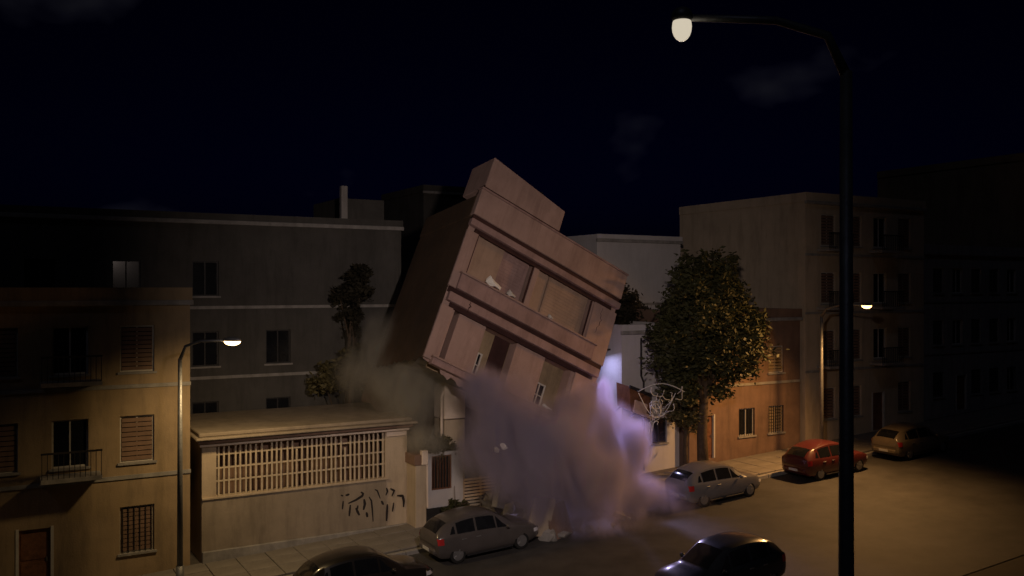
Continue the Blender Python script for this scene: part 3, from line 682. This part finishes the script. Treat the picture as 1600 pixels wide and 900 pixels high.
# ------------------------------------------------------------------ rubble
bm = bmesh.new(); rk = random.Random(17)
for k in range(420):
    u = rk.gauss(7.2, 2.2); v = rk.gauss(-1.5, 1.5); u = max(3.2, min(12.5, u)); v = max(-5.2, min(3, v))
    s = rk.choice((.08, .12, .2, .3, .45)); hgt = max(0, 1.5 - ((u-7.8)/3.2)**2*1.3 - ((v+.2)/2.4)**2*1.2)*rk.uniform(.2, 1)
    rb_ = rock(k, (s*rk.uniform(.6, 1.5), s*rk.uniform(.6, 1.3), s*rk.uniform(.4, .9)))
    bmesh.ops.transform(rb_, matrix=Matrix.Translation(W(u, v, gz(u)+hgt-0.05+s*.2)) @ Matrix.Rotation(rk.uniform(0, 6), 4, (rk.random(), rk.random(), 1)), verts=rb_.verts)
    tmp = bpy.data.meshes.new('t'); rb_.to_mesh(tmp); rb_.free(); bm.from_mesh(tmp); bpy.data.meshes.remove(tmp)
tag(obj('rubble', bm, 'concrete'), 'broken masonry rubble spilling out under the collapsing building', 'rubble', kind='stuff')
def piece(name, label, cat, p, size, rot, m, group=None):
    bm = rock(hash(label) % 1 + int(size[0]*100), (size[0]*.5, size[1]*.5, size[2]*.5)) if name == 'masonry_chunk' else B(-size[0]/2, size[0]/2, -size[1]/2, size[1]/2, -size[2]/2, size[2]/2, bevel=.03)
    o = obj(name, bm, m); o.location = p; o.rotation_euler = [R(a) for a in rot]; return tag(o, label, cat, group)
piece('fallen_slab', 'pale broken slab leaning upright in the road next to the hatchback', 'slab', pix(845, 808, 33.2), (.85, .18, 1.5), (12, 8, 20), 'cream')
piece('fallen_slab', 'dark brown broken slab leaning beside the pale upright slab', 'slab', pix(872, 815, 33.6), (1.0, .2, 1.3), (-10, -12, 40), 'brick')
piece('fallen_slab', 'pale pilaster fragment standing at the orange lit edge of the dust', 'slab', pix(964, 750, 37.4), (.5, .35, 2.6), (4, 14, 10), 'cream_pale')
piece('masonry_chunk', 'small pale chunk lying on the orange lit road', 'rubble', W(8.3, -3.4, gz(8.3)+.12), (.5, .35, .5), (20, 40, 0), 'cream_pale')
piece('masonry_chunk', 'white plaster chunk caught in the middle of the dust', 'rubble', pix(786, 697, 33.1), (.32, .2, .38), (20, 60, 0), 'cloth')
piece('masonry_chunk', 'faint pale plaster chunk next to the white chunk in the dust', 'rubble', pix(776, 703, 33.2), (.3, .2, .45), (60, 20, 0), 'offwhite')

# ------------------------------------------------------------------ street lamps and wall lamp with their own light, plus an added flood
def lamp_post(label, base, h, arm, yaw, col, power, strength, head=(.62, .24), drop=.13, aim=None, group='street lamps', cone=150, blend=.6):
    t = bpy.data.objects.new('street_lamp', None); C.objects.link(t); t.location = base; t.rotation_euler = (0, 0, yaw); tag(t, label, 'street lamp', group)
    obj('pole', T([(0, 0, -0.2), (0, 0, h*.5), (0, 0, h-.6)], [.10, .085, .065], 12), 'steel', t, True)
    obj('base', T([(0, 0, -0.2), (0, 0, .9)], [.15, .13], 12), 'steel', t, True)
    obj('arm', T([(0, 0, h-.65), (arm*.12, 0, h-.2), (arm*.45, 0, h-.03), (arm, 0, h)], [.06, .05, .045, .04], 10), 'steel', t, True)
    hd = bmesh.new(); bmesh.ops.create_uvsphere(hd, u_segments=20, v_segments=10, radius=1); bmesh.ops.scale(hd, vec=(head[0]*.5, head[1]*.5, .10), verts=hd.verts); bmesh.ops.translate(hd, vec=(arm+head[0]*.35, 0, h+.02), verts=hd.verts)
    hh = obj('lamp_head', hd, 'steel', t, True)
    ln = bmesh.new(); bmesh.ops.create_uvsphere(ln, u_segments=20, v_segments=10, radius=1); bmesh.ops.scale(ln, vec=(head[0]*.46, head[1]*.46, drop), verts=ln.verts); bmesh.ops.translate(ln, vec=(arm+head[0]*.35, 0, h-.03-(drop-.13)*2.5), verts=ln.verts)
    obj('diffuser', ln, emit('lamp_glow', (1.0, .88, .68) if strength < 1 else col, strength), hh, True)
    ld = bpy.data.lights.new('lamp_light', 'SPOT'); ld.energy = power; ld.color = col; ld.shadow_soft_size = .25; ld.spot_size = R(cone); ld.spot_blend = blend
    lo = bpy.data.objects.new('lamp_light', ld); C.objects.link(lo); lo.parent = t; lo.location = (arm+head[0]*.35, 0, h-.28-drop*.5)
    if aim is not None:
        bpy.context.view_layer.update()
        d = (Vector(aim) - (t.matrix_world @ lo.location)); lo.rotation_euler = (Matrix.Rotation(-yaw, 3, 'Z') @ d.normalized()).to_track_quat('-Z', 'Y').to_euler()
    return t
p = pix(1066, 46, 10.0)
hang = lamp_post('cream glowing street lamp on a tall pole high over the road', (p.x+1.83, p.y, -0.3), p.z+0.43, 1.75, math.pi, (1.0, .79, .70), 7900, 0.62, head=(.24, .24), aim=(0.2, 35, 8), cone=66, blend=1.0, drop=.16)
lamp_post('yellow street lamp on the pavement before the ochre corner house', W(-7.6, -2.7, gz(-7.6)), 8.2, 1.6, A-R(40), (1.0, .68, .32), 850, 8, aim=W(-4.5, -1.2, 0), cone=165, blend=1.0)
lamp_post('orange street lamp on the pavement in front of the brown terrace house', W(22.2, -2.8, gz(22.2)), 7.6, 2.6, A-R(95), (1.0, .50, .16), 4200, 8, aim=W(14, -5, 0), cone=165, blend=1.0)
wl_ = bpy.data.objects.new('wall_lamp', None); C.objects.link(wl_); wl_.location = W(12.62, 1.6, 6.55); wl_.rotation_euler = (0, 0, A)
tag(wl_, 'small cold white wall lamp on the flank of the white building', 'wall lamp')
obj('housing', B(-.94, -.72, -.16, .16, -.06, .10, bevel=.02), 'darksteel', wl_); obj('bracket', B(-.73, .10, -.03, .03, -.03, .05), 'darksteel', wl_)
obj('diffuser', B(-.92, -.74, -.14, .14, -.085, -.061), emit('cold_glow', (.55, .65, 1.0), 12), wl_)
ld = bpy.data.lights.new('wall_lamp_light', 'AREA'); ld.energy = 55; ld.color = (.52, .52, 1.0); ld.size = .28
lo = bpy.data.objects.new('wall_lamp_light', ld); C.objects.link(lo); lo.parent = wl_; lo.location = (-.83, 0, -.11); lo.rotation_euler = (R(-12), R(8), 0)

obj('added_flood_head', T([(-.80, -.30, -.05), (-.98, -.42, -.14)], [.09, .13], 14), 'darksteel', wl_)  # head of a flood added only to throw violet light on the dust
ld = bpy.data.lights.new('added_flood_light', 'SPOT'); ld.energy = 3000; ld.color = (.60, .52, 1.0); ld.spot_size = R(95); ld.spot_blend = .8; ld.shadow_soft_size = .12  # added spot, turned away from the wall and onto the dust
lo = bpy.data.objects.new('added_flood_light', ld); C.objects.link(lo); lo.parent = wl_; lo.location = (-1.02, -.45, -.16)
bpy.context.view_layer.update()
d_ = pix(880, 700, 33.6) - (wl_.matrix_world @ lo.location); lo.rotation_euler = (Matrix.Rotation(-A, 3, 'Z') @ d_.normalized()).to_track_quat('-Z', 'Y').to_euler()

# ------------------------------------------------------------------ dust thrown up by the collapse
def dust(name, label, blobs, density, col, seed, nscale=0.75, lo_=0.42, hi_=0.66):
    bm = bmesh.new()
    for px, py, d, rx, ry, rz, _ in blobs:
        c = pix(px, py, d); tb = bmesh.new(); bmesh.ops.create_icosphere(tb, subdivisions=3, radius=1)
        for v_ in tb.verts: v_.co = Vector((v_.co.x*rx, v_.co.y*ry, v_.co.z*rz)) + c
        tmp = bpy.data.meshes.new('t'); tb.to_mesh(tmp); tb.free(); bm.from_mesh(tmp); bpy.data.meshes.remove(tmp)
    m = bpy.data.materials.new(name); m.use_nodes = True; n, l = m.node_tree.nodes, m.node_tree.links
    n.remove(n['Principled BSDF'])
    pv = n.new('ShaderNodeVolumePrincipled'); pv.inputs['Color'].default_value = (*col, 1); pv.inputs['Anisotropy'].default_value = 0.15
    l.new(pv.outputs[0], n['Material Output'].inputs['Volume'])
    ge = n.new('ShaderNodeNewGeometry'); acc = None
    def mth(op, a, b=None, c=None):
        q = n.new('ShaderNodeMath'); q.operation = op
        for i, x in enumerate((a, b, c)):
            if x is None: continue
            if isinstance(x, (int, float)): q.inputs[i].default_value = x
            else: l.new(x, q.inputs[i])
        return q.outputs[0]
    # swirl the lookup a little so the puffs lose their round edges
    wn_ = n.new('ShaderNodeTexNoise'); wn_.inputs['Scale'].default_value = 0.45; wn_.inputs['Detail'].default_value = 3; l.new(ge.outputs['Position'], wn_.inputs['Vector'])
    ws = n.new('ShaderNodeVectorMath'); ws.operation = 'SUBTRACT'; ws.inputs[1].default_value = (.5, .5, .5); l.new(wn_.outputs['Color'], ws.inputs[0])
    wm = n.new('ShaderNodeVectorMath'); wm.operation = 'SCALE'; wm.inputs['Scale'].default_value = 1.6; l.new(ws.outputs[0], wm.inputs[0])
    wp = n.new('ShaderNodeVectorMath'); wp.operation = 'ADD'; l.new(ge.outputs['Position'], wp.inputs[0]); l.new(wm.outputs[0], wp.inputs[1])
    for px, py, d, rx, ry, rz, wgt in blobs:
        c = pix(px, py, d)
        s = n.new('ShaderNodeVectorMath'); s.operation = 'SUBTRACT'; l.new(wp.outputs[0], s.inputs[0]); s.inputs[1].default_value = c
        dv = n.new('ShaderNodeVectorMath'); dv.operation = 'DIVIDE'; l.new(s.outputs[0], dv.inputs[0]); dv.inputs[1].default_value = (rx*.92, ry*.92, rz*.92)
        ln = n.new('ShaderNodeVectorMath'); ln.operation = 'LENGTH'; l.new(dv.outputs[0], ln.inputs[0])
        f = mth('SUBTRACT', 1.0, ln.outputs['Value']); f = mth('MAXIMUM', f, 0.0); f = mth('MULTIPLY', f, f); f = mth('MULTIPLY', f, wgt*3.0)
        acc = f if acc is None else mth('ADD', acc, f)
    no = n.new('ShaderNodeTexNoise'); no.inputs['Scale'].default_value = nscale; no.inputs['Detail'].default_value = 7; no.inputs['Roughness'].default_value = .68; no.inputs['Distortion'].default_value = .6
    mp = n.new('ShaderNodeMapping'); mp.inputs['Location'].default_value = (seed, seed*1.7, 0); mp.inputs['Scale'].default_value = (1.3, 1.0, .45)
    l.new(ge.outputs['Position'], mp.inputs['Vector']); l.new(mp.outputs[0], no.inputs['Vector'])
    mr = n.new('ShaderNodeMapRange'); mr.inputs['From Min'].default_value = lo_; mr.inputs['From Max'].default_value = hi_; mr.inputs['To Min'].default_value = .10; l.new(no.outputs['Fac'], mr.inputs['Value'])
    l.new(mth('MULTIPLY', mth('MULTIPLY', acc, mr.outputs[0]), density), pv.inputs['Density'])
    try: m.cycles.volume_step_rate = 0.6
    except Exception: pass
    o = obj(name, bm, m)
    md = o.modifiers.new('union', 'REMESH'); md.mode = 'VOXEL'; md.voxel_size = 0.22
    return tag(o, label, 'dust', kind='stuff')
dust('dust_cloud', 'billowing dust cloud, tinted with violet light, under the collapsing building', [
    (852, 715, 33.5, 3.3, 2.6, 2.9, .55), (790, 650, 33.4, 2.0, 1.8, 2.1, .55), (757, 612, 33.2, 1.35, 1.3, 1.35, .7), (905, 650, 35.2, 1.8, 1.6, 1.7, .55), (950, 690, 36.0, 1.9, 1.6, 2.0, .75),
    (832, 765, 32.9, .75, .8, 2.4, .9), (968, 745, 36.4, .9, .9, 1.9, 1.0), (900, 775, 34.2, 2.8, 2.0, 1.5, .5), (1000, 770, 36.8, 2.4, 1.6, 1.1, .5), (860, 690, 32.6, 1.8, 1.2, 1.2, .7), (755, 690, 34.2, 1.2, 1.2, 1.9, .7), (985, 705, 36.6, 1.3, 1.1, 1.5, .8), (930, 740, 34.6, 1.9, 1.4, 1.7, .8), (800, 730, 33.6, 1.6, 1.3, 1.8, .6), (935, 625, 36.6, .9, .9, 1.3, .3), (880, 735, 33.6, 5.2, 2.6, 3.2, .05), (900, 815, 33.6, 4.6, 1.6, .9, .12), (1000, 790, 36.2, 3.2, 1.6, .8, .2)],
    9.0, (.77, .69, .89), 3.0)  # violet of the cool light is tinted into the pale dust colour
dust('drifting_dust', 'thin yellowish dust drifting over the roof of the graffitied house', [
    (640, 610, 36.2, 2.2, 1.6, 2.3, .6), (672, 690, 35.6, 1.2, 1.0, 1.1, .6), (600, 545, 37.5, 2.0, 1.4, 2.0, .45), (580, 590, 37.0, 2.2, 1.4, 1.8, .35), (735, 720, 35.8, 1.0, 1.0, 1.4, .7)],
    7.0, (.86, .82, .72), 8.0)
